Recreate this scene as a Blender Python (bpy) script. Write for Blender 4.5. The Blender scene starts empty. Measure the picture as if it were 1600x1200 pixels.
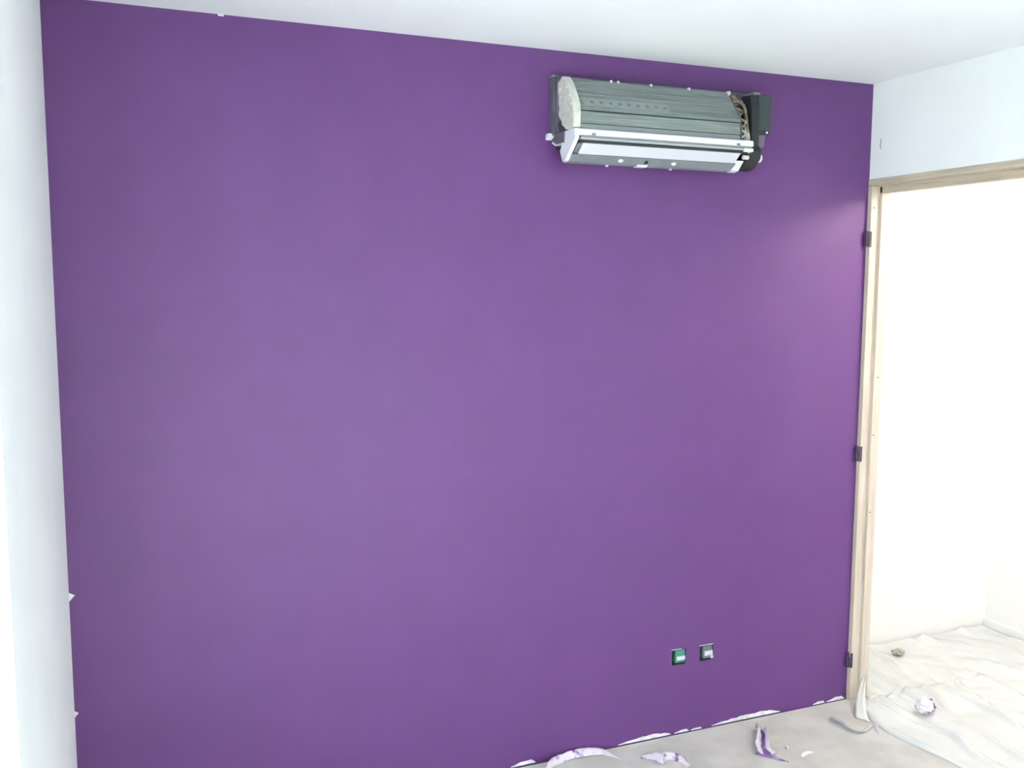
import bpy, bmesh, math, random
from mathutils import Vector, Matrix, noise
S = bpy.context.scene
C = S.collection

# ------------------------------------------------------------------ camera
W, H = 2.9155, 2.5            # purple wall: width and height in metres
CAM = Vector((0.184, -2.9368, 1.7292)); F_PX = 1462.3
yaw, pitch, roll = 0.39104, -0.108734, 0.0038
fwd = Vector((math.sin(yaw)*math.cos(pitch), math.cos(yaw)*math.cos(pitch), math.sin(pitch)))
rgt = Vector((math.cos(yaw), -math.sin(yaw), 0)); up = rgt.cross(fwd)
r2 = rgt*math.cos(roll)+up*math.sin(roll); u2 = -rgt*math.sin(roll)+up*math.cos(roll)
cam = bpy.data.objects.new('camera', bpy.data.cameras.new('camera')); C.objects.link(cam)
cam.data.sensor_width = 36; cam.data.lens = F_PX/1600*36; cam.data.clip_start = 0.02
m = Matrix((r2, u2, -fwd)).transposed().to_4x4(); m.translation = CAM
cam.matrix_world = m
S.camera = cam

# ------------------------------------------------------------------ light
S.view_settings.view_transform = 'Standard'; S.view_settings.look = 'None'
S.view_settings.gamma = 1; S.view_settings.use_curve_mapping = False
S.view_settings.exposure = 0.80
SKY = 6.5                     # bright hazy sky
SUN = 47.0                    # sun through the french window, falling on the floor and walls behind the camera
LAMP = 19.0                   # unseen bulb added in the hall, watts
wd = bpy.data.worlds.new('overcast_sky'); S.world = wd; wd.use_nodes = True
bg = wd.node_tree.nodes['Background']
bg.inputs[0].default_value = (0.74, 0.92, 1.0, 1); bg.inputs[1].default_value = SKY
WIN_Y0, WIN_Y1, WIN_Z = -1.32, -2.72, 2.18    # french window in the left wall
pl = bpy.data.objects.new('window_portal', bpy.data.lights.new('window_portal', 'AREA')); C.objects.link(pl)
pl.data.shape = 'RECTANGLE'; pl.data.size = WIN_Z; pl.data.size_y = WIN_Y0-WIN_Y1
pl.data.cycles.is_portal = True
pl.location = (-0.235, (WIN_Y0+WIN_Y1)/2, WIN_Z/2); pl.rotation_euler = (0, -math.pi/2, 0)

p2_ = bpy.data.objects.new('hall_window_portal', bpy.data.lights.new('hall_window_portal', 'AREA')); C.objects.link(p2_)
HWX0, HWX1, HWZ0, HWZ1, HYB = 3.55, 4.08, 0.70, 2.1, -2.1       # unseen window added at the end of the hall to brighten it
p2_.data.shape = 'RECTANGLE'; p2_.data.size = HWX1-HWX0; p2_.data.size_y = HWZ1-HWZ0; p2_.data.cycles.is_portal = True
p2_.location = ((HWX0+HWX1)/2, HYB-0.235, (HWZ0+HWZ1)/2); p2_.rotation_euler = (math.pi/2, 0, math.pi)
sn = bpy.data.objects.new('sun', bpy.data.lights.new('sun', 'SUN')); C.objects.link(sn)
sn.data.energy = SUN; sn.data.angle = 0.02; sn.data.color = (0.95, 1.0, 0.99)
sn.rotation_euler = Vector((0.60, -0.66, -0.33)).to_track_quat('-Z', 'Y').to_euler()

# ------------------------------------------------------------------ materials
def mat(name, col, rough=0.6, metal=0.0, var=0.0, scale=8.0, col2=None, lo=0.4, hi=0.6,
        bump=0.0, bscale=60.0, spec=0.5, stretch=(1, 1, 1), alpha=1.0, trans=0.0):
    """principled material; col varies with noise towards col2 (a real second colour) or by +-var"""
    M = bpy.data.materials.new(name); M.use_nodes = True
    nt = M.node_tree; N = nt.nodes; L = nt.links; b = N['Principled BSDF']
    b.inputs['Base Color'].default_value = (*col, 1); b.inputs['Roughness'].default_value = rough
    b.inputs['Metallic'].default_value = metal; b.inputs['Specular IOR Level'].default_value = spec
    b.inputs['Alpha'].default_value = alpha; b.inputs['Transmission Weight'].default_value = trans
    tc = N.new('ShaderNodeTexCoord'); mp = N.new('ShaderNodeMapping'); mp.inputs['Scale'].default_value = stretch
    L.new(tc.outputs['Object'], mp.inputs['Vector'])
    if var or col2:
        nz = N.new('ShaderNodeTexNoise'); nz.inputs['Scale'].default_value = scale; nz.inputs['Detail'].default_value = 5
        L.new(mp.outputs[0], nz.inputs['Vector'])
        rp = N.new('ShaderNodeValToRGB'); e = rp.color_ramp.elements
        e[0].position = lo; e[1].position = hi
        if col2: e[0].color = (*col, 1); e[1].color = (*col2, 1)
        else:
            e[0].color = (*[c*(1-var) for c in col], 1); e[1].color = (*[min(1, c*(1+var)) for c in col], 1)
        L.new(nz.outputs['Fac'], rp.inputs[0]); L.new(rp.outputs[0], b.inputs['Base Color'])
    if bump:
        n2 = N.new('ShaderNodeTexNoise'); n2.inputs['Scale'].default_value = bscale; n2.inputs['Detail'].default_value = 3
        L.new(mp.outputs[0], n2.inputs['Vector'])
        bp = N.new('ShaderNodeBump'); bp.inputs['Strength'].default_value = bump; bp.inputs['Distance'].default_value = 0.002
        L.new(n2.outputs['Fac'], bp.inputs['Height']); L.new(bp.outputs[0], b.inputs['Normal'])
    return M

M = dict(
    purple=mat('purple_wall_paint', (0.113, 0.037, 0.166), 0.5, var=0.03, scale=5, bump=0.2, bscale=220, spec=0.45),
    white=mat('white_wall_paint', (0.84, 0.86, 0.86), 0.75, var=0.012, scale=4, bump=0.15, bscale=180, spec=0.2),
    ceil=mat('ceiling_paint', (0.84, 0.86, 0.86), 0.8, var=0.012, scale=3, bump=0.1, bscale=160, spec=0.2),
    hall=mat('hall_wall_paint', (0.88, 0.86, 0.84), 0.8, var=0.01, scale=3, spec=0.2),
    floor=mat('grey_beige_screed', (0.545, 0.535, 0.505), 0.75, var=0.07, scale=7, bump=0.3, bscale=70, spec=0.2),
    under=mat('dark_subfloor', (0.10, 0.10, 0.10), 0.9),
    plaster=mat('bare_plaster', (0.72, 0.70, 0.71), 0.85, var=0.12, scale=40, bump=0.4, bscale=200),
    wood=mat('bare_softwood', (0.54, 0.455, 0.38), 0.6, var=0.07, scale=6, bump=0.2, bscale=90, stretch=(12, 12, 0.8), spec=0.25),
    woodh=mat('bare_softwood_horizontal', (0.50, 0.43, 0.33), 0.6, var=0.12, scale=6, bump=0.2, bscale=90, stretch=(12, 0.8, 12), spec=0.25),
    dark=mat('dark_hole', (0.06, 0.045, 0.04), 0.8),
    hinge=mat('paint_smeared_steel', (0.045, 0.03, 0.06), 0.6, metal=0.0, var=0.3, scale=60),
    tape=mat('masking_tape_paper', (0.62, 0.56, 0.63), 0.65, col2=(0.17, 0.09, 0.26), lo=0.54, hi=0.68, scale=34, bump=0.3, bscale=120),
    tapec=mat('clean_masking_tape', (0.68, 0.63, 0.67), 0.65, col2=(0.36, 0.26, 0.44), lo=0.62, hi=0.76, scale=26, bump=0.3, bscale=120),
    steel=mat('galvanised_plate', (0.13, 0.125, 0.16), 0.55, metal=0.2, var=0.12, scale=20),
    foam=mat('off_white_foam', (0.57, 0.58, 0.52), 0.8, var=0.06, scale=45, bump=0.25, bscale=110),
    wplast=mat('white_plastic', (0.74, 0.76, 0.78), 0.35),
    gplast=mat('grey_plastic', (0.20, 0.22, 0.235), 0.45, var=0.05, scale=20),
    dplast=mat('dark_green_grey_plastic', (0.026, 0.040, 0.042), 0.5, var=0.15, scale=30),
    black=mat('black_plastic', (0.012, 0.015, 0.018), 0.5),
    copper=mat('dull_copper', (0.20, 0.16, 0.11), 0.55, metal=0.3, var=0.2, scale=40),
    lag=mat('tan_pipe_lagging', (0.36, 0.36, 0.30), 0.8, var=0.15, scale=50),
    rail=mat('light_grey_plastic', (0.40, 0.42, 0.43), 0.4),
    label=mat('faded_label_film', (0.245, 0.28, 0.28), 0.5, var=0.06, scale=40),
    mark=mat('faded_print', (0.15, 0.175, 0.18), 0.6),
    green=mat('green_socket_plastic', (0.05, 0.24, 0.17), 0.4, var=0.08, scale=60),
    greym=mat('grey_green_socket_plastic', (0.13, 0.17, 0.17), 0.4, var=0.08, scale=60),
    flap=mat('lilac_white_plastic', (0.60, 0.60, 0.65), 0.4),
    sockw=mat('pale_socket_plastic', (0.50, 0.50, 0.57), 0.4),
    boxd=mat('dark_backbox', (0.09, 0.08, 0.13), 0.6),
    cream=mat('cream_tape', (0.66, 0.65, 0.59), 0.5, var=0.03, scale=20),
    frame=mat('white_window_frame', (0.85, 0.86, 0.86), 0.4),
    stone=mat('terrace_stone', (0.55, 0.54, 0.51), 0.8, var=0.1, scale=2),
    cable=mat('grey_cable', (0.45, 0.45, 0.46), 0.5),
)
# finned aluminium: fine upright fins as relief, faint lengthwise streaks as colour
def fin_mat():
    K = mat('finned_aluminium', (0.205, 0.24, 0.235), 0.6, metal=0.15, var=0.22, scale=14, stretch=(0.35, 16, 16))
    nt = K.node_tree; N = nt.nodes; L = nt.links
    tc = N.new('ShaderNodeTexCoord'); wv = N.new('ShaderNodeTexWave'); wv.inputs['Scale'].default_value = 90
    L.new(tc.outputs['Object'], wv.inputs['Vector'])
    bp = N.new('ShaderNodeBump'); bp.inputs['Strength'].default_value = 0.5; bp.inputs['Distance'].default_value = 0.002
    L.new(wv.outputs['Fac'], bp.inputs['Height']); L.new(bp.outputs[0], N['Principled BSDF'].inputs['Normal'])
    return K
M['fin'] = fin_mat()
def sheet_mat():
    K = mat('thin_plastic_sheet', (0.83, 0.86, 0.85), 0.22, var=0.02, scale=6, bump=0.35, bscale=18, spec=0.5)
    nt = K.node_tree; N = nt.nodes; L = nt.links
    mx = N.new('ShaderNodeMixShader'); tr = N.new('ShaderNodeBsdfTransparent'); mx.inputs[0].default_value = 0.76
    L.new(tr.outputs[0], mx.inputs[1]); L.new(N['Principled BSDF'].outputs[0], mx.inputs[2])
    L.new(mx.outputs[0], N['Material Output'].inputs['Surface'])
    return K
M['sheet'] = sheet_mat()
def glass_mat():
    K = bpy.data.materials.new('window_glass'); K.use_nodes = True; nt = K.node_tree; N = nt.nodes; L = nt.links
    N.remove(N['Principled BSDF'])
    mx = N.new('ShaderNodeMixShader'); mx.inputs[0].default_value = 0.06
    a = N.new('ShaderNodeBsdfTransparent'); g = N.new('ShaderNodeBsdfGlossy'); g.inputs['Roughness'].default_value = 0.02
    L.new(a.outputs[0], mx.inputs[1]); L.new(g.outputs[0], mx.inputs[2]); L.new(mx.outputs[0], N['Material Output'].inputs['Surface'])
    return K
M['glass'] = glass_mat()

# ------------------------------------------------------------------ helpers
def obj(name, bm, material, parent=None, smooth=False, bevel=0.0):
    me = bpy.data.meshes.new(name)
    bmesh.ops.recalc_face_normals(bm, faces=bm.faces[:])
    bm.to_mesh(me); bm.free()
    if smooth:
        for f in me.polygons: f.use_smooth = True
    o = bpy.data.objects.new(name, me); C.objects.link(o)
    me.materials.append(M[material])
    if parent: o.parent = parent
    if bevel:
        b = o.modifiers.new('bevel', 'BEVEL'); b.width = bevel; b.segments = 2; b.limit_method = 'ANGLE'
    return o
def empty(name, loc=(0, 0, 0)):
    o = bpy.data.objects.new(name, None); C.objects.link(o); o.location = loc; o.empty_display_size = 0.05
    return o
def tag(o, label, cat, group=None):
    o['label'] = label; o['category'] = cat
    if group: o['group'] = group
    return o
def struct(o, label, cat):
    o['kind'] = 'structure'; return tag(o, label, cat)
def box(bm, x0, x1, y0, y1, z0, z1, org=(0, 0, 0)):
    ox, oy, oz = org
    v = [bm.verts.new((x-ox, y-oy, z-oz)) for x in (x0, x1) for y in (y0, y1) for z in (z0, z1)]
    for f in ((0, 1, 3, 2), (4, 6, 7, 5), (0, 4, 5, 1), (2, 3, 7, 6), (0, 2, 6, 4), (1, 5, 7, 3)):
        bm.faces.new([v[i] for i in f])
    return bm
def bx(*a, org=(0, 0, 0)): return box(bmesh.new(), *a, org=org)
def prism_x(prof, x0, x1, org=(0, 0, 0), bm=None):
    """closed (y, z) outline run along x"""
    bm = bm or bmesh.new(); ox, oy, oz = org
    a = [bm.verts.new((x0-ox, y-oy, z-oz)) for y, z in prof]; b = [bm.verts.new((x1-ox, y-oy, z-oz)) for y, z in prof]
    n = len(prof); bm.faces.new(a); bm.faces.new(b[::-1])
    for i in range(n): bm.faces.new((a[i], a[(i+1) % n], b[(i+1) % n], b[i]))
    return bm
def tube(pts, r, bm=None, seg=8, org=(0, 0, 0)):
    bm = bm or bmesh.new(); P = [Vector(p)-Vector(org) for p in pts]; rings = []
    for i, p in enumerate(P):
        d = (P[min(i+1, len(P)-1)]-P[max(i-1, 0)]).normalized()
        a = d.cross(Vector((0, 0, 1)) if abs(d.z) < 0.9 else Vector((1, 0, 0))).normalized(); b = d.cross(a)
        rings.append([bm.verts.new(p+(a*math.cos(t)+b*math.sin(t))*r) for t in [2*math.pi*k/seg for k in range(seg)]])
    for A, B in zip(rings, rings[1:]):
        for k in range(seg): bm.faces.new((A[k], A[(k+1) % seg], B[(k+1) % seg], B[k]))
    bm.faces.new(rings[0][::-1]); bm.faces.new(rings[-1])
    return bm
def wall_grid(us, vs, holes, place):
    """boxes of a wall in its own plane (u, v) with rectangular holes left open; place(u0,u1,v0,v1) -> box args"""
    us = sorted(set(us+[h[0] for h in holes]+[h[1] for h in holes])); vs = sorted(set(vs+[h[2] for h in holes]+[h[3] for h in holes]))
    bm = bmesh.new()
    for a, b in zip(us, us[1:]):
        for c, d in zip(vs, vs[1:]):
            if any(h[0] <= a and b <= h[1] and h[2] <= c and d <= h[3] for h in holes): continue
            box(bm, *place(a, b, c, d))
    bmesh.ops.remove_doubles(bm, verts=bm.verts[:], dist=1e-5)
    # drop the inner faces where two boxes meet
    seen = {}
    for f in bm.faces: seen.setdefault(tuple(sorted(v.index for v in f.verts)), []).append(f)
    bm.verts.index_update(); seen = {}
    for f in bm.faces: seen.setdefault(frozenset(v.index for v in f.verts), []).append(f)
    dead = [f for fs in seen.values() if len(fs) > 1 for f in fs]
    bmesh.ops.delete(bm, geom=dead, context='FACES')
    return bm

# ------------------------------------------------------------------ setting
YB, WT = -3.9, 0.072          # rear wall, thickness of the right partition
HX, HY = 4.165, 0.40          # hall: far wall and end wall
SOCK = [(2.056, 2.121, 0.2745, 0.3375), (2.181, 2.246, 0.2735, 0.3365)]
DOOR_W, DOOR_Z = 0.90, 2.135
wb = struct(obj('wall_back', wall_grid([0, W], [-0.03, H], SOCK, lambda a, b, c, d: (a, b, 0, 0.10, c, d)), 'purple'),
            'deep purple painted wall carrying the stripped air conditioner', 'wall')
wl = struct(obj('wall_left', wall_grid([YB, 0.10], [-0.03, H], [(WIN_Y1, WIN_Y0, -0.03, WIN_Z)], lambda a, b, c, d: (-0.24, 0, a, b, c, d)), 'white'),
            'white wall with the french window opening, meeting the purple wall', 'wall')
wr = struct(obj('wall_right', wall_grid([YB, HY+0.1], [-0.03, H], [(-DOOR_W, 0.0, -0.03, DOOR_Z)], lambda a, b, c, d: (W, W+WT, a, b, c, d)), 'white'),
            'white wall above and beside the wooden door frame', 'wall')
struct(obj('wall_rear', bx(-0.24, W+WT, YB-0.1, YB, -0.03, H), 'white'), 'white rear wall facing the purple wall', 'wall')
struct(obj('wall_hall_end', bx(W+WT, HX+0.1, HY, HY+0.1, -0.03, H), 'hall'), 'brightly lit white hall wall seen through the doorway', 'wall')
struct(obj('wall_hall_near', wall_grid([W+WT, HX+0.1], [-0.03, H], [(HWX0, HWX1, HWZ0, HWZ1)], lambda a, b, c, d: (a, b, HYB-0.24, HYB, c, d)), 'hall'), 'white hall wall with the opening of the added hall window', 'wall')
struct(obj('wall_hall_far', bx(HX, HX+0.1, HYB, HY, -0.03, H), 'hall'), 'pale pinkish hall wall beyond the doorway with a low skirting', 'wall')
struct(obj('ceiling', wall_grid([-0.24, HX+0.1], [YB-0.1, HY+0.1], [(W+WT, HX+0.1, YB-0.1, HYB-0.24)], lambda a, b, c, d: (a, b, c, d, H, H+0.1)), 'ceil'), 'plain white ceiling above the purple wall', 'ceiling')
# screed stops a few millimetres short of the purple wall, leaving a dark joint
struct(obj('floor', wall_grid([0, HX], [YB, -0.007], [(W+WT, HX, YB, HYB)], lambda a, b, c, d: (a, b, c, d, -0.03, 0)), 'floor'), 'pale grey beige bare floor below the purple wall', 'floor')
struct(obj('floor_hall', bx(W+WT+0.001, HX, -0.007, HY, -0.03, 0), 'floor'), 'bare hall floor under the plastic sheet', 'floor')
struct(obj('subfloor', bx(0.0, HX+0.1, YB-0.1, HY+0.1, -0.13, -0.031), 'under'), 'dark slab in the joint at the foot of the purple wall', 'floor')
struct(obj('baseboard_hall_far', bx(HX-0.012, HX, HYB, HY, 0, 0.045), 'hall', bevel=0.003), 'low pale skirting along the far hall wall', 'baseboard')
struct(obj('terrace', wall_grid([-14, 9], [-12, 9], [(-0.24, 9, YB-0.1, 9)], lambda a, b, c, d: (a, b, c, d, -0.16, -0.05)), 'stone'), 'pale stone terrace outside the french window', 'ground')

# bare plaster showing under the ragged lower paint edge
rnd = random.Random(4)
def plaster(x0, x1, z0, hmax, seed):
    r = random.Random(seed); n = max(8, int((x1-x0)/0.006)); bm = bmesh.new(); lo, hi = [], []
    for i in range(n+1):
        t = i/n; x = x0+(x1-x0)*t
        h = hmax*(min(1, t*2.2)*min(1, (1-t)*6))**0.8*(0.82+0.45*noise.noise(Vector((x*26, seed, 0)))+0.12*r.random())+0.001
        lo.append((x, z0)); hi.append((x, z0+h))
    fr = [[bm.verts.new((x, y, z)) for x, z in row] for y in (0.0005, -0.0022) for row in (lo, hi)]
    for i in range(n):
        bm.faces.new((fr[2][i], fr[2][i+1], fr[3][i+1], fr[3][i])); bm.faces.new((fr[3][i], fr[3][i+1], fr[1][i+1], fr[1][i]))
        bm.faces.new((fr[0][i], fr[0][i+1], fr[2][i+1], fr[2][i]))
    return obj('bare_plaster_patch', bm, 'plaster', wb)
for k, (a, b, z, h) in enumerate([(1.395, 1.492, 0.004, 0.013), (1.83, 2.06, 0.003, 0.015), (2.075, 2.14, 0.003, 0.009), (2.15, 2.20, 0.002, 0.007),
                                  (2.245, 2.575, 0.003, 0.017), (2.74, 2.80, 0.002, 0.010), (2.81, 2.905, 0.002, 0.013)]): plaster(a, b, z, h, k)
# burrs of white filler in the left corner and along the ceiling
def burr(x, y, z, dx, dz, parent):
    bm = bmesh.new()
    v = [bm.verts.new(p) for p in ((x, y, z-dz), (x, y, z+dz*0.7), (x+dx, y, z+dz*0.1), (x, y-0.006, z-dz*0.8), (x, y-0.006, z+dz*0.5), (x+dx*0.6, y-0.005, z))]
    for f in ((0, 1, 2), (3, 5, 4), (0, 2, 5, 3), (1, 4, 5, 2), (0, 3, 4, 1)): bm.faces.new([v[i] for i in f])
    obj('filler_burr', bm, 'white', parent)
burr(0, 0, 0.812, 0.016, 0.016, wl); burr(0, 0, 0.454, 0.011, 0.012, wl)
bm = bmesh.new(); box(bm, 0.465, 0.481, -0.004, 0, 2.495, 2.5); obj('filler_burr', bm, 'ceil', wb)
# short dark crack over the door
bm = bmesh.new()
pts = [(-0.052, 2.285), (-0.0545, 2.272), (-0.051, 2.262), (-0.053, 2.247)]
for (a, b), (c, d) in zip(pts, pts[1:]): 
    q = [bm.verts.new((W-0.0008, y+e, z)) for y, z, e in ((a, b, -0.0014), (a, b, 0.0014), (c, d, 0.0016), (c, d, -0.0016))]
    bm.faces.new(q)
obj('crack', bm, 'dark', wr)

# french window (frame set at the outer side, beside the camera)
w1 = struct(empty('window_1', (-0.2, (WIN_Y0+WIN_Y1)/2, 0)), 'white french window in the left wall', 'window')
o3 = (-0.2, (WIN_Y0+WIN_Y1)/2, 0)
bm = bmesh.new(); 
box(bm, -0.23, -0.17, WIN_Y0-0.05, WIN_Y0, -0.03, WIN_Z, org=o3); box(bm, -0.23, -0.17, WIN_Y1, WIN_Y1+0.05, -0.03, WIN_Z, org=o3)
box(bm, -0.23, -0.17, WIN_Y1+0.05, WIN_Y0-0.05, WIN_Z-0.05, WIN_Z, org=o3); box(bm, -0.23, -0.17, WIN_Y1+0.05, WIN_Y0-0.05, -0.03, 0.03, org=o3)
obj('window_frame', bm, 'frame', w1, bevel=0.004)
ymid = (WIN_Y0+WIN_Y1)/2
for a, b in ((WIN_Y1+0.052, ymid-0.002), (ymid+0.002, WIN_Y0-0.052)):
    bm = bmesh.new(); t = 0.06
    box(bm, -0.215, -0.175, a, a+t, 0.032, WIN_Z-0.052, org=o3); box(bm, -0.215, -0.175, b-t, b, 0.032, WIN_Z-0.052, org=o3)
    box(bm, -0.215, -0.175, a+t, b-t, 0.032, 0.12, org=o3); box(bm, -0.215, -0.175, a+t, b-t, WIN_Z-0.112, WIN_Z-0.052, org=o3)
    s = obj('sash', bm, 'frame', w1, bevel=0.003)
    obj('pane', bx(-0.197, -0.193, a+t, b-t, 0.12, WIN_Z-0.112, org=o3), 'glass', s)

w2 = struct(empty('added_hall_window', ((HWX0+HWX1)/2, HYB-0.2, HWZ0)), 'unseen white framed window added at the end of the hall to brighten it', 'window')  # out of view, added so daylight whitens the hall end wall
o4 = ((HWX0+HWX1)/2, HYB-0.2, HWZ0); ya, yc = HYB-0.22, HYB-0.17
bm = bmesh.new(); t = 0.055
box(bm, HWX0, HWX0+t, ya, yc, HWZ0, HWZ1, org=o4); box(bm, HWX1-t, HWX1, ya, yc, HWZ0, HWZ1, org=o4)
box(bm, HWX0+t, HWX1-t, ya, yc, HWZ0, HWZ0+t, org=o4); box(bm, HWX0+t, HWX1-t, ya, yc, HWZ1-t, HWZ1, org=o4)
obj('window_frame', bm, 'frame', w2, bevel=0.004)
obj('pane', bx(HWX0+t, HWX1-t, ya+0.02, ya+0.024, HWZ0+t, HWZ1-t, org=o4), 'glass', w2)

# ------------------------------------------------------------------ door frame
d1 = struct(empty('door_1', (W, -DOOR_W/2, 0)), 'bare wooden door frame without its door, beside the purple wall', 'door frame')
od = (W, -DOOR_W/2, 0)
def prism_z(prof, z0, z1, name, mt):
    bm = bmesh.new(); a = [bm.verts.new((x-od[0], y-od[1], z0)) for x, y in prof]; b = [bm.verts.new((x-od[0], y-od[1], z1)) for x, y in prof]
    n = len(prof); bm.faces.new(a); bm.faces.new(b[::-1])
    for i in range(n): bm.faces.new((a[i], a[(i+1) % n], b[(i+1) % n], b[i]))
    return obj(name, bm, mt, d1, bevel=0.0018)
X0, XR, X1 = W-0.004, W+0.035, W+WT+0.003
prism_z([(X0, -0.0005), (X0, -0.022), (XR, -0.022), (XR, -0.037), (X1, -0.037), (X1, -0.0005)], 0.0, DOOR_Z-0.0265, 'jamb', 'wood')
yb = -DOOR_W
prism_z([(X0, yb+0.0005), (X0, yb+0.022), (XR, yb+0.022), (XR, yb+0.037), (X1, yb+0.037), (X1, yb+0.0005)], 0.0, DOOR_Z-0.0265, 'jamb', 'wood')
bm = bmesh.new()
prof = [(X0, DOOR_Z), (X0, DOOR_Z-0.026), (XR, DOOR_Z-0.026), (XR, DOOR_Z-0.054), (X1, DOOR_Z-0.054), (X1, DOOR_Z)]
a = [bm.verts.new((x-od[0], -0.0005-od[1], z)) for x, z in prof]; b = [bm.verts.new((x-od[0], yb+0.0005-od[1], z)) for x, z in prof]
bm.faces.new(a); bm.faces.new(b[::-1])
for i in range(6): bm.faces.new((a[i], a[(i+1) % 6], b[(i+1) % 6], b[i]))
obj('door_head', bm, 'woodh', d1, bevel=0.0018)
for z in (1.90, 1.04, 0.172):
    bm = tube([(W-0.013, -0.012, z-0.028), (W-0.013, -0.012, z+0.006)], 0.008, org=od, seg=12)
    tube([(W-0.013, -0.012, z+0.006), (W-0.013, -0.012, z+0.010)], 0.0095, bm, 12, org=od)
    h = obj('hinge', bm, 'hinge', d1)
    obj('hinge_pin', tube([(W-0.013, -0.012, z+0.010), (W-0.013, -0.012, z+0.030), (W-0.013, -0.012, z+0.033)], 0.0055, org=od, seg=10), 'hinge', h)
    obj('hinge_leaf', bx(W-0.009, W+0.003, -0.0238, -0.0222, z-0.030, z+0.032, org=od), 'hinge', h)
for x, y, z in ((W+0.010, -0.0222, 2.024), (W+0.054, -0.0372, 1.352), (W+0.044, -0.0372, 1.118), (W+0.045, -0.0372, 0.80)):
    obj('nail_hole', tube([(x, y+0.001, z), (x, y-0.0004, z)], 0.0032, org=od), 'dark', d1)

# ------------------------------------------------------------------ air conditioner
A0 = (1.94, 0.0, 2.13)
ac = tag(empty('air_conditioner', A0), 'wall air conditioner stripped of its cover, finned coil and white drain tray exposed', 'air conditioner')
def ap(name, bm, mt, parent=ac, **k): return obj(name, bm, mt, parent, **k)
# back chassis
ap('chassis', prism_x([(-0.0005, 2.41), (-0.03, 2.412), (-0.045, 2.395), (-0.04, 2.25), (-0.055, 2.222), (-0.0005, 2.222)], 1.535, 2.352, A0), 'steel', bevel=0.003)
ap('chassis_base', prism_x([(-0.0005, 2.2215), (-0.055, 2.2215), (-0.055, 2.15), (-0.0005, 2.14)], 1.575, 2.33, A0), 'steel', bevel=0.003)
# left end plate with a bent ear, and the bracket with a recess below it
lp = ap('end_plate', prism_x([(-0.001, 2.408), (-0.018, 2.408), (-0.03, 2.37), (-0.03, 2.22), (-0.001, 2.205)], 1.527, 1.534, A0), 'steel')
bm = bx(1.522, 1.546, -0.026, -0.001, 2.4085, 2.414, org=A0); ap('ear', bm, 'gplast', lp, bevel=0.001)
# finned coil: sloping upper bank, upright lower bank, narrow foot strip, real seams between them
cu = ap('coil_bank', prism_x([(-0.076, 2.398), (-0.156, 2.2925), (-0.159, 2.283), (-0.10, 2.283), (-0.047, 2.33), (-0.047, 2.392)], 1.566, 2.186, A0), 'fin', bevel=0.002)
cl = ap('coil_bank', prism_x([(-0.159, 2.279), (-0.161, 2.2405), (-0.10, 2.2405), (-0.10, 2.279)], 1.566, 2.184, A0), 'fin', bevel=0.0012)
ap('coil_foot', prism_x([(-0.160, 2.238), (-0.160, 2.2215), (-0.10, 2.2215), (-0.10, 2.238)], 1.566, 2.184, A0), 'gplast')
ap('coil_core', prism_x([(-0.10, 2.36), (-0.150, 2.285), (-0.152, 2.224), (-0.06, 2.224), (-0.06, 2.36)], 1.57, 2.182, A0), 'black')
# tube rows showing between the fins of both banks
for f in (0.16, 0.36, 0.56):
    y, z = -0.076+(-0.080)*f, 2.398-0.1055*f
    ap('tube_row', tube([(1.572, y+0.0022, z), (2.183, y+0.0022, z)], 0.0032, org=A0, seg=6), 'gplast', cu)
# faded film along the lower edge of the upper bank with worn print
def on_slope(f, o): return (-0.076-0.080*f-o*0.797, 2.398-0.1055*f-o*0.604)
fy0, fz0 = on_slope(0.66, 0.0004); fy1, fz1 = on_slope(0.93, 0.0004); gy0, gz0 = on_slope(0.66, 0.0014); gy1, gz1 = on_slope(0.93, 0.0014)
lb = ap('faded_label', prism_x([(fy0, fz0), (gy0, gz0), (gy1, gz1), (fy1, fz1)], 1.582, 1.905, A0), 'label')
bm = bmesh.new()
for i in range(9):
    x = 1.614+i*0.0345; y, z = on_slope(0.80, 0.0016)
    ring = []
    for k in range(10):
        t = 2*math.pi*k/10; s = 0.0075*math.sin(t)
        ring.append(bm.verts.new((x+0.0075*math.cos(t)-A0[0], y-0.604*s*-1-A0[1], z+0.797*s-A0[2])))
    bm.faces.new(ring)
ap('worn_print', bm, 'mark', lb)
# moulded foam end cap with a ragged rear edge
r = random.Random(9)
prof = [(-0.070, 2.401), (-0.082, 2.400), (-0.112, 2.372), (-0.139, 2.335), (-0.156, 2.305), (-0.163, 2.275), (-0.163, 2.226), (-0.150, 2.2215), (-0.118, 2.2225), (-0.100, 2.226)]
back = [(-0.088, 2.236), (-0.072, 2.243), (-0.068, 2.258), (-0.052, 2.270), (-0.043, 2.286), (-0.052, 2.300), (-0.043, 2.318), (-0.046, 2.345), (-0.036, 2.360), (-0.030, 2.382), (-0.046, 2.388), (-0.056, 2.392)]
fo = ap('foam_end_cap', prism_x(prof+back, 1.538, 1.5655, A0), 'foam', bevel=0.004)
for (y, z) in ((-0.13, 2.33), (-0.148, 2.30), (-0.152, 2.262), (-0.11, 2.36), (-0.06, 2.36), (-0.065, 2.335)):
    ap('rivet', tube([(1.534, y, z), (1.5385, y, z)], 0.004, org=A0), 'foam', fo)
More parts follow.
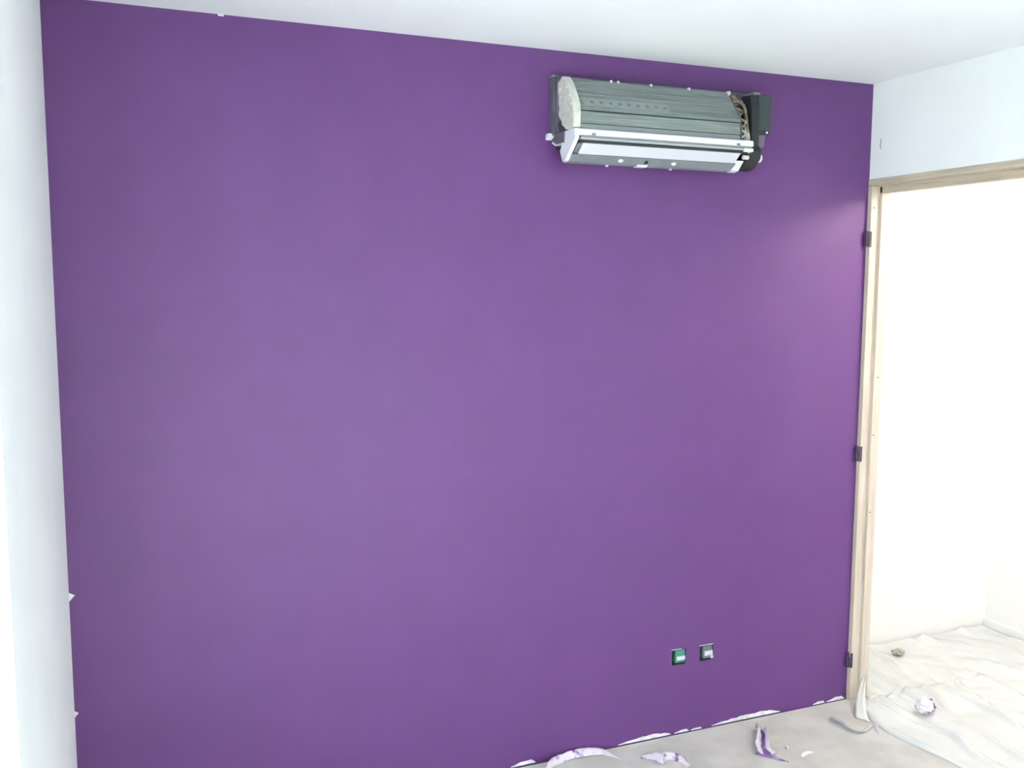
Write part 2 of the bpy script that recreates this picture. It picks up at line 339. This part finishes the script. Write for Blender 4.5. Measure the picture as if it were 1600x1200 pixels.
# drain tray: white front bar, grooves, outlet flap, lower lip
dt = ap('drain_tray', prism_x([(-0.100, 2.2215), (-0.172, 2.2215), (-0.178, 2.217), (-0.178, 2.2005), (-0.166, 2.1995), (-0.100, 2.1995)], 1.545, 2.228, A0), 'wplast', bevel=0.0015)
ap('groove', prism_x([(-0.12, 2.199), (-0.1715, 2.199), (-0.1715, 2.1935), (-0.12, 2.1935)], 1.560, 2.226, A0), 'gplast', dt)
ap('rail', prism_x([(-0.12, 2.193), (-0.1745, 2.193), (-0.1745, 2.1868), (-0.12, 2.1868)], 1.560, 2.224, A0), 'rail', dt, bevel=0.001)
ap('groove', prism_x([(-0.12, 2.1865), (-0.169, 2.1865), (-0.165, 2.1775), (-0.12, 2.1775)], 1.560, 2.212, A0), 'black', dt)
for x in (1.604, 2.165): ap('stop_clip', bx(x-0.007, x+0.007, -0.180, -0.170, 2.2003, 2.2085, org=A0), 'gplast', dt, bevel=0.001)
ap('flap', prism_x([(-0.163, 2.177), (-0.157, 2.1795), (-0.120, 2.1505), (-0.126, 2.1465)], 1.574, 2.187, A0), 'flap', bevel=0.001)
ap('outlet_throat', prism_x([(-0.058, 2.19), (-0.150, 2.178), (-0.112, 2.1495), (-0.058, 2.152)], 1.562, 2.19, A0), 'gplast')
lip = ap('outlet_lip', prism_x([(-0.125, 2.146), (-0.092, 2.1255), (-0.070, 2.122), (-0.056, 2.128), (-0.056, 2.15), (-0.112, 2.150)], 1.548, 2.196, A0), 'gplast', bevel=0.002)
for x in (1.742, 1.949):
    bm = bmesh.new(); bmesh.ops.create_uvsphere(bm, u_segments=12, v_segments=8, radius=1)
    for v in bm.verts: v.co = Vector((x-A0[0]+v.co.x*0.010, -0.1085+v.co.y*0.006+v.co.z*0.002, 2.1355-A0[2]+v.co.z*0.005-v.co.y*0.004))
    ap('clip', bm, 'wplast', lip, smooth=True)
ap('catch', bx(1.836, 1.844, -0.114, -0.100, 2.130, 2.140, org=A0), 'black', lip)
ap('latch', prism_x([(-0.096, 2.1275), (-0.09, 2.1215), (-0.066, 2.1205), (-0.07, 2.126)], 1.815, 1.855, A0), 'wplast', lip)
for x in (1.71, 1.96): ap('tab', bx(x-0.004, x+0.004, -0.074, -0.066, 2.118, 2.123, org=A0), 'wplast', lip)
# left cheek of the tray with the grey recess and foot
ck = ap('tray_cheek', prism_x([(-0.172, 2.221), (-0.176, 2.19), (-0.150, 2.168), (-0.100, 2.126), (-0.080, 2.124), (-0.060, 2.160), (-0.075, 2.180), (-0.095, 2.185), (-0.098, 2.2215)], 1.538, 1.553, A0), 'wplast', bevel=0.002)
ap('bracket', prism_x([(-0.001, 2.2205), (-0.098, 2.2205), (-0.095, 2.185), (-0.04, 2.185), (-0.001, 2.205)], 1.5345, 1.546, A0), 'steel', bevel=0.001)
bm = prism_x([(-0.001, 2.221), (-0.022, 2.224), (-0.024, 2.213), (-0.012, 2.206), (-0.001, 2.203)], 1.512, 1.534, A0); ap('bracket_foot', bm, 'wplast', bevel=0.002)
ap('bracket_edge', prism_x([(-0.012, 2.198), (-0.040, 2.1845), (-0.090, 2.1845), (-0.090, 2.180), (-0.038, 2.180), (-0.010, 2.193)], 1.5325, 1.5475, A0), 'wplast')
ap('mounting_screw', tube([(1.534, -0.048, 2.1735), (1.560, -0.048, 2.1735)], 0.006, org=A0), 'black')
for x in (1.718, 1.745, 1.872, 2.024): 
    y, z = -0.0755, 2.397
    ap('coil_clip', bx(x-0.0035, x+0.0035, y-0.005, y+0.006, z-0.004, z+0.005, org=A0), 'wplast', bevel=0.001)
ap('coil_clip', bx(2.182, 2.192, -0.085, -0.07, 2.386, 2.402, org=A0), 'foam', bevel=0.001)
# right end: plate, return bends, lagging
ap('coil_end_plate', prism_x([(-0.060, 2.40), (-0.080, 2.397), (-0.158, 2.293), (-0.163, 2.2215), (-0.060, 2.2215)], 2.1865, 2.189, A0), 'steel')
def bend(y0, z0, y1, z1, out, r_, mt):
    pts = []
    for k in range(9):
        t = math.pi*k/8; mx_, hz = (y0+y1)/2, (z0+z1)/2
        pts.append((2.189+out*math.sin(t), mx_+(y0-mx_)*math.cos(t), hz+(z0-hz)*math.cos(t)))
    ap('return_bend', tube(pts, r_, org=A0), mt, smooth=True)
bend(-0.085, 2.375, -0.105, 2.352, 0.026, 0.0042, 'copper'); bend(-0.118, 2.337, -0.134, 2.314, 0.024, 0.0042, 'copper')
bend(-0.098, 2.335, -0.118, 2.308, 0.028, 0.0042, 'lag'); bend(-0.146, 2.296, -0.150, 2.268, 0.022, 0.0042, 'copper')
bend(-0.150, 2.258, -0.150, 2.234, 0.022, 0.0042, 'lag'); bend(-0.12, 2.29, -0.125, 2.262, 0.026, 0.0042, 'copper')
ap('pipe', tube([(2.19, -0.09, 2.36), (2.222, -0.095, 2.368), (2.238, -0.10, 2.352), (2.243, -0.105, 2.33), (2.238, -0.115, 2.305), (2.225, -0.13, 2.286), (2.216, -0.135, 2.262), (2.222, -0.135, 2.232)], 0.0058, org=A0, seg=10), 'lag', smooth=True)
ap('pipe', tube([(2.19, -0.08, 2.388), (2.205, -0.085, 2.383), (2.222, -0.10, 2.372), (2.23, -0.11, 2.35), (2.232, -0.125, 2.31), (2.236, -0.13, 2.26), (2.235, -0.125, 2.226)], 0.005, org=A0, seg=10), 'copper', smooth=True)
ap('pipe', tube([(2.20, -0.11, 2.385), (2.212, -0.115, 2.372), (2.224, -0.10, 2.372)], 0.005, org=A0, seg=8), 'black', smooth=True)
ap('lagging_pad', prism_x([(-0.10, 2.29), (-0.125, 2.28), (-0.14, 2.235), (-0.135, 2.222), (-0.10, 2.222)], 2.214, 2.244, A0), 'lag', bevel=0.004)
ap('side_plate', prism_x([(-0.046, 2.40), (-0.062, 2.396), (-0.062, 2.23), (-0.046, 2.23)], 2.19, 2.30, A0), 'steel')
# control box
cb = ap('control_box', bx(2.288, 2.343, -0.120, -0.046, 2.268, 2.392, org=A0), 'dplast', bevel=0.004)
ap('box_side_cover', prism_x([(-0.044, 2.394), (-0.112, 2.388), (-0.124, 2.34), (-0.130, 2.20), (-0.06, 2.195)], 2.255, 2.2875, A0), 'black', cb, bevel=0.003)
ap('box_cap', prism_x([(-0.05, 2.3925), (-0.112, 2.3925), (-0.108, 2.402), (-0.05, 2.402)], 2.272, 2.302, A0), 'gplast', cb, bevel=0.002)
ap('terminal_strip', bx(2.29, 2.337, -0.118, -0.06, 2.256, 2.2675, org=A0), 'black', cb)
ap('terminal_screw', tube([(2.326, -0.118, 2.262), (2.326, -0.1225, 2.262)], 0.004, org=A0), 'wplast', cb)
ap('lower_housing', prism_x([(-0.05, 2.2555), (-0.112, 2.2555), (-0.105, 2.212), (-0.05, 2.205)], 2.288, 2.328, A0), 'steel', bevel=0.003)
# fan motor end, drain spout
mo = ap('motor_bracket', prism_x([(-0.05, 2.212), (-0.128, 2.212), (-0.142, 2.19), (-0.135, 2.165), (-0.10, 2.132), (-0.06, 2.128), (-0.05, 2.14)], 2.232, 2.292, A0), 'black', bevel=0.004)
ap('tray_corner', prism_x([(-0.12, 2.158), (-0.09, 2.1265), (-0.064, 2.1215), (-0.06, 2.135), (-0.10, 2.16)], 2.1965, 2.2315, A0), 'wplast', bevel=0.002)
ap('tray_end', prism_x([(-0.150, 2.194), (-0.176, 2.194), (-0.176, 2.183), (-0.15, 2.18)], 2.192, 2.230, A0), 'wplast', bevel=0.002)
ap('spout_plug', tube([(2.205, -0.150, 2.166), (2.226, -0.150, 2.166)], 0.0075, org=A0, seg=10), 'foam', mo)
ap('motor_cap', tube([(2.293, -0.110, 2.172), (2.300, -0.110, 2.172), (2.308, -0.110, 2.172)], 0.0155, org=A0, seg=16), 'wplast', mo, bevel=0.003)
ap('wire_plug', tube([(2.29, -0.11, 2.195), (2.303, -0.112, 2.192), (2.306, -0.11, 2.186)], 0.006, org=A0, seg=8), 'gplast', mo)

# ------------------------------------------------------------------ sockets in the purple wall
def socket(i, label, body):
    x0, x1, z0, z1 = SOCK[i]; cx, cz = (x0+x1)/2, (z0+z1)/2; o = (cx, 0, cz)
    s = tag(empty('wall_socket', o), label, 'socket', None)
    bm = bmesh.new(); t = 0.0018
    e = 0.0004
    box(bm, x0+e, x1-e, 0.040, 0.042, z0+e, z1-e, org=o); box(bm, x0+e, x0+t, -0.001, 0.040, z0+e, z1-e, org=o); box(bm, x1-t, x1-e, -0.001, 0.040, z0+e, z1-e, org=o)
    box(bm, x0+t, x1-t, -0.001, 0.040, z0+e, z0+t, org=o); box(bm, x0+t, x1-t, -0.001, 0.040, z1-t, z1-e, org=o)
    obj('back_box', bm, 'boxd', s)
    mech = obj('mechanism', bx(cx-0.013, cx+0.0285, 0.004, 0.038, cz-0.024, cz+0.026, org=o), body, s, bevel=0.002)
    obj('mechanism_face', bx(cx-0.009, cx+0.0275, -0.002, 0.0038, cz-0.013 if i == 0 else cz-0.012, cz+0.003 if i == 0 else cz+0.006, org=o), 'sockw', mech, bevel=0.0015)
    obj('claw', bx(cx-0.027, cx-0.0135, 0.018, 0.03, cz-0.010, cz+0.012, org=o), 'black', mech)
    if i: obj('cover_clip', bx(cx+0.018, cx+0.029, -0.0035, 0.0036, cz-0.024, cz-0.0125, org=o), 'sockw', mech, bevel=0.001)
    bm = bmesh.new(); box(bm, x0-0.001, x1-(0.022 if i == 0 else 0.004), -0.0015, -0.0003, z1+0.0005, z1+0.0025, org=o)
    obj('plaster_rim_highlight', bm, 'plaster', s)  # pale strip draws in the faint highlight along the plaster edge
socket(0, 'uncovered wall socket with a green plastic mechanism in the purple wall', 'green')
socket(1, 'uncovered wall socket with a grey and white mechanism in the purple wall', 'greym')

# ------------------------------------------------------------------ plastic sheet in the hall and doorway
nx, ny = 170, 150
def sheet_xy(u, v):
    y = -DOOR_W-0.9+v*(HY+DOOR_W+0.9-0.015)
    # near edge wanders across the threshold inside the doorway, hugs the partition elsewhere
    inside = -DOOR_W+0.055 < y < -0.055
    e = 2.885+0.03*math.sin(y*9+1.0)-0.05*max(0, -y-0.25) if inside else W+WT+0.02
    return e+u*(HX-0.03-e), y
def sheet_z(x, y):
    q = Vector((x, y, 0))
    z = 0.003
    # long folds roughly along the threshold, running from the jamb foot across the doorway
    for off, amp, wd_, sl in ((2.925, 0.020, 0.014, 0.12), (2.98, 0.026, 0.012, -0.05), (3.04, 0.034, 0.015, 0.06), (3.10, 0.028, 0.011, -0.10), (3.185, 0.060, 0.018, 0.10),
                              (3.27, 0.030, 0.014, 0.30), (3.38, 0.026, 0.015, 0.10), (3.48, 0.034, 0.020, 0.34), (3.62, 0.026, 0.018, 0.1), (3.78, 0.036, 0.022, -0.12), (3.98, 0.026, 0.02, 0.05)):
        d = x-(off+sl*y+0.045*noise.noise(Vector((y*3.5, off*7, 0))))
        z += amp*math.exp(-abs(d/wd_)**1.4)*max(0, 0.45+1.0*noise.noise(Vector((y*2.6, off*3, 5))))
    z += 0.014*abs(noise.noise(q*3.3))+0.009*abs(noise.noise(q*8+Vector((4, 1, 2))))+0.003*abs(noise.noise(q*21))
    return max(0.002, z)
bm = bmesh.new(); G = []
for i in range(nx+1):
    row = []
    for j in range(ny+1):
        x, y = sheet_xy(i/nx, j/ny); z = sheet_z(x, y)
        if i == 0: z = 0.0018
        row.append(bm.verts.new((x-3.4, y+0.3, z)))
    G.append(row)
for i in range(nx):
    for j in range(ny): bm.faces.new((G[i][j], G[i+1][j], G[i+1][j+1], G[i][j+1]))
sh = obj('plastic_dust_sheet', bm, 'sheet', smooth=True); sh.location = (3.4, -0.3, 0)
tag(sh, 'rumpled translucent plastic dust sheet spread over the hall floor and doorway', 'dust sheet')

# ------------------------------------------------------------------ scraps of masking tape
def ribbon(name, path, width, label, mt='tape', cat='tape', crumple=0.003, seed=1, group=None, sub=5):
    """path: (x, y, z of lower edge, lean angle from upright, width factor); a thin strip swept along it"""
    r_ = random.Random(seed); P = []
    for i in range(len(path)-1):
        p0, p1, p2, p3 = path[max(0, i-1)], path[i], path[i+1], path[min(len(path)-1, i+2)]
        for s in range(sub):
            t = s/sub
            P.append([0.5*((2*b)+(-a+c)*t+(2*a-5*b+4*c-d)*t*t+(-a+3*b-3*c+d)*t**3) for a, b, c, d in zip(p0, p1, p2, p3)])
    P.append(list(path[-1]))
    o = Vector((sum(p[0] for p in P)/len(P), sum(p[1] for p in P)/len(P), 0)); bm = bmesh.new(); rows = []; nw = 5
    for i, p in enumerate(P):
        a, b = P[max(0, i-1)], P[min(len(P)-1, i+1)]
        d = Vector((b[0]-a[0], b[1]-a[1], 0)).normalized(); n = Vector((-d.y, d.x, 0)); row = []
        for k in range(nw):
            s = width*p[4]*k/(nw-1); th = p[3]
            q = Vector((p[0], p[1], p[2]))+n*math.sin(th)*s+Vector((0, 0, 1))*math.cos(th)*s
            q += Vector((noise.noise(q*40+Vector((seed, 0, 0))), noise.noise(q*40+Vector((0, seed, 0))), 0.6*noise.noise(q*45)))*crumple
            q.z = max(q.z, 0.0015)
            row.append(bm.verts.new(q-o))
        rows.append(row)
    for A, B in zip(rows, rows[1:]):
        for k in range(nw-1): bm.faces.new((A[k], B[k], B[k+1], A[k+1]))
    ob = obj(name, bm, mt, smooth=True); ob.location = o
    s = ob.modifiers.new('thickness', 'SOLIDIFY'); s.thickness = 0.0006; s.offset = 0
    return tag(ob, label, cat, group)
ribbon('masking_tape', [(1.465, -0.13, 0.001, 0.3, 1), (1.50, -0.085, 0.002, 0.2, 1), (1.545, -0.052, 0.002, 0.5, 1), (1.605, -0.032, 0.003, 0.6, 1.0), (1.66, -0.030, 0.004, 0.7, 1), (1.72, -0.035, 0.004, 0.9, 0.9), (1.765, -0.06, 0.002, 1.3, 0.6), (1.785, -0.10, 0.0015, 1.45, 0.35), (1.803, -0.15, 0.0015, 1.5, 0.25)],
       0.030, 'long curled strip of purple stained masking tape arching against the foot of the purple wall', seed=3, crumple=0.005)
ribbon('masking_tape', [(1.86, -0.115, 0.001, 1.2, 0.5), (1.895, -0.145, 0.003, 0.6, 1), (1.915, -0.185, 0.002, 0.2, 1.1), (1.945, -0.165, 0.004, 0.8, 1), (1.975, -0.185, 0.002, 0.9, 0.9), (1.985, -0.235, 0.001, 1.3, 0.6)],
       0.030, 'short crumpled masking tape scrap with purple smears, beside the long curled strip', seed=8, crumple=0.006)
# trough-shaped scrap: two raised pale edges with purple paint between, open at the near end
def trough():
    bm = bmesh.new(); rows = []; n = 14; kx = 9; o = Vector((2.33, -0.21, 0))
    for i in range(n+1):
        t = i/n
        c = Vector((2.40, -0.10, 0)).lerp(Vector((2.300, -0.268, 0)), t); c.x += 0.006*math.sin(t*7)
        d = Vector((-0.1, -0.168, 0)).normalized(); s = Vector((-d.y, d.x, 0))
        wdt = 0.016+0.018*t**2; hgt = (0.030+0.012*math.sin(t*5))*(1-0.35*t)*min(1, t*6+0.35)
        row = []
        for k in range(kx):
            a = (k/(kx-1)-0.5)*2
            q = c+s*(a*wdt)+Vector((0, 0, 0.002+hgt*abs(a)**2.2*(1.25 if a < 0 else 0.95)))
            q += Vector((noise.noise(q*38), noise.noise(q*38+Vector((3, 3, 3))), 0))*0.006
            row.append(bm.verts.new(q-o))
        rows.append(row)
    for A, B in zip(rows, rows[1:]):
        for k in range(kx-1): 
            f = bm.faces.new((A[k], B[k], B[k+1], A[k+1])); f.material_index = 1 if k in (3, 4, 5) else 0
    ob = obj('masking_tape', bm, 'tapec', smooth=True); ob.location = o
    ob.data.materials.append(M['tapep'])
    s = ob.modifiers.new('thickness', 'SOLIDIFY'); s.thickness = 0.0007; s.offset = 0
    tag(ob, 'folded masking tape scrap standing up as a trough with purple paint down its middle', 'tape')
M['tapep'] = mat('purple_painted_tape', (0.17, 0.09, 0.27), 0.6, col2=(0.5, 0.43, 0.55), lo=0.52, hi=0.74, scale=30)
trough()
ribbon('tape_tail', [(2.268, -0.247, 0.001, 0.9, 0.5), (2.287, -0.275, 0.001, 0.6, 1), (2.312, -0.302, 0.001, 0.7, 1), (2.345, -0.340, 0.001, 1.2, 0.4)],
       0.010, 'narrow dark edged tape tail lying at the open end of the trough shaped scrap', mt='tapep', seed=5, crumple=0.002)
ribbon('masking_tape', [(2.728, -0.118, 0.001, -1.1, 0.5), (2.735, -0.15, 0.002, -0.8, 1), (2.737, -0.19, 0.002, -0.7, 1.1), (2.738, -0.228, 0.003, -0.9, 0.9), (2.748, -0.255, 0.002, -1.1, 0.7), (2.785, -0.245, 0.001, -1.3, 0.5), (2.825, -0.225, 0.001, -1.3, 0.4)],
       0.036, 'pale pink tape strip bent into a hook on the floor before the door frame', mt='tapec', seed=12, crumple=0.003)
ribbon('masking_tape', [(2.838, -0.232, 0.001, 0.9, 0.7), (2.822, -0.262, 0.003, 0.7, 1), (2.803, -0.300, 0.001, 1.0, 0.6)],
       0.018, 'tiny white tape flake beside the hook shaped strip near the dust sheet', mt='tapec', seed=13, crumple=0.003)
ribbon('masking_tape', [(2.415, -0.332, 0.001, 1.1, 0.7), (2.44, -0.325, 0.003, 0.8, 1), (2.482, -0.318, 0.001, 1.1, 0.6)],
       0.014, 'small white tape flake lying alone on the bare floor', mt='tapec', seed=14, crumple=0.004)
ribbon('masking_tape', [(2.405, -0.262, 0.001, 1.0, 0.7), (2.418, -0.252, 0.003, 0.7, 1), (2.428, -0.240, 0.001, 1.0, 0.7)],
       0.013, 'tiny white tape crumb right beside the trough shaped scrap', mt='tapec', seed=15, crumple=0.003)
# tape and sheet corner pulled down from the jamb foot
bm = bmesh.new(); rows = []
for i in range(11):
    t = i/10
    L_ = Vector((W-0.012+0.05*(1-t)**2-0.085*t, -0.050-0.105*t, 0.115*(1-t)**1.5+0.0025))
    R_ = Vector((W-0.012+0.05*(1-t)**2-0.055*t, -0.066-0.140*t, 0.120*(1-t)**1.5+0.0025))
    row = []
    for k in range(5):
        q = L_.lerp(R_, k/4); q += Vector((0, 0, 0.004*math.sin(k*2+t*5)*(1-t))); row.append(bm.verts.new(q-Vector((W-0.04, -0.1, 0))))
    rows.append(row)
for A, B in zip(rows, rows[1:]):
    for k in range(4): bm.faces.new((A[k], B[k], B[k+1], A[k+1]))
ob = obj('sheet_tape', bm, 'cream', smooth=True); ob.location = (W-0.04, -0.1, 0)
sm = ob.modifiers.new('thickness', 'SOLIDIFY'); sm.thickness = 0.0008
tag(ob, 'wide cream tape strip running from the jamb foot down onto the floor', 'tape')
# crumpled paper on the sheet
def crumple(name, loc, rad, squash, label, mt, seed):
    bm = bmesh.new(); bmesh.ops.create_icosphere(bm, subdivisions=3, radius=1)
    for v in bm.verts:
        n = v.co.normalized(); k = 1+0.38*noise.noise(n*2.3+Vector((seed, 0, 0)))+0.22*noise.noise(n*5+Vector((0, seed, 0)))
        v.co = Vector((n.x*rad*k*1.1, n.y*rad*k*0.8, n.z*rad*k*squash))
    zmin = min(v.co.z for v in bm.verts)
    for v in bm.verts: v.co.z -= zmin
    ob = obj(name, bm, mt); ob.location = loc
    if mt == 'tapec':
        ob.data.materials.append(M['tapep'])
        for f in ob.data.polygons:
            c = f.center
            if c.x > rad*0.42+0.006*noise.noise(c*70) or (c.z < rad*0.45 and c.y < -rad*0.35 and c.x > 0): f.material_index = 1
    return tag(ob, label, 'paper')
bs = (3.085, -0.255)
crumple('crumpled_paper', (bs[0], bs[1], sheet_z(*bs)+0.003), 0.036, 0.8, 'crumpled white paper with a dark purple painted edge on the plastic dust sheet', 'tapec', 2)
p2 = (3.455, 0.262)
crumple('crumpled_paper', (p2[0], p2[1], sheet_z(*p2)+0.003), 0.03, 0.35, 'flat beige paper scrap on the dust sheet by the bright hall wall', 'lag', 6)
# thin cable end sticking out of the hall wall
wr_ = obj('cable_end', tube([(3.44, HY-0.001, 0.64), (3.455, HY-0.02, 0.634), (3.49, HY-0.03, 0.612), (3.503, HY-0.03, 0.596), (3.498, HY-0.03, 0.585)], 0.0018, org=(3.44, HY, 0.6)), 'wplast')
wr_.location = (3.44, HY, 0.6); tag(wr_, 'thin grey cable end poking out of the bright hall wall', 'cable')

# ------------------------------------------------------------------ unseen bulb added to the hall ceiling, source of the diagonal light edge
LB = (3.42, -0.80, 2.36)
lb_ = tag(empty('added_bulb', LB), 'unseen bare bulb added on the hall ceiling as source of the light through the doorway', 'lamp')
obj('bulb_holder', tube([(LB[0], LB[1], LB[2]+0.045), (LB[0], LB[1], LB[2]+0.085)], 0.018, org=LB, seg=14), 'wplast', lb_)
obj('cord', tube([(LB[0], LB[1], LB[2]+0.085), (LB[0], LB[1], H-0.001)], 0.004, org=LB), 'wplast', lb_)
K = bpy.data.materials.new('bulb_glow'); K.use_nodes = True; n_ = K.node_tree.nodes; n_.remove(n_['Principled BSDF'])
em = n_.new('ShaderNodeEmission'); em.inputs[0].default_value = (1.0, 0.86, 0.74, 1); em.inputs[1].default_value = 60
K.node_tree.links.new(em.outputs[0], n_['Material Output'].inputs[0]); M['bulb'] = K
bm = bmesh.new(); bmesh.ops.create_uvsphere(bm, u_segments=20, v_segments=14, radius=0.04)
for v in bm.verts:
    if v.co.z > 0: v.co.z *= 1.25; v.co.x *= 1-0.35*v.co.z/0.05; v.co.y *= 1-0.35*v.co.z/0.05
bl = obj('bulb', bm, 'bulb', lb_, smooth=True); bl.visible_shadow = True
pt = bpy.data.objects.new('bulb_light', bpy.data.lights.new('bulb_light', 'POINT')); C.objects.link(pt); pt.parent = lb_
pt.location = (0, 0, -0.12); pt.data.energy = LAMP; pt.data.color = (1.0, 0.83, 0.72); pt.data.shadow_soft_size = 0.10
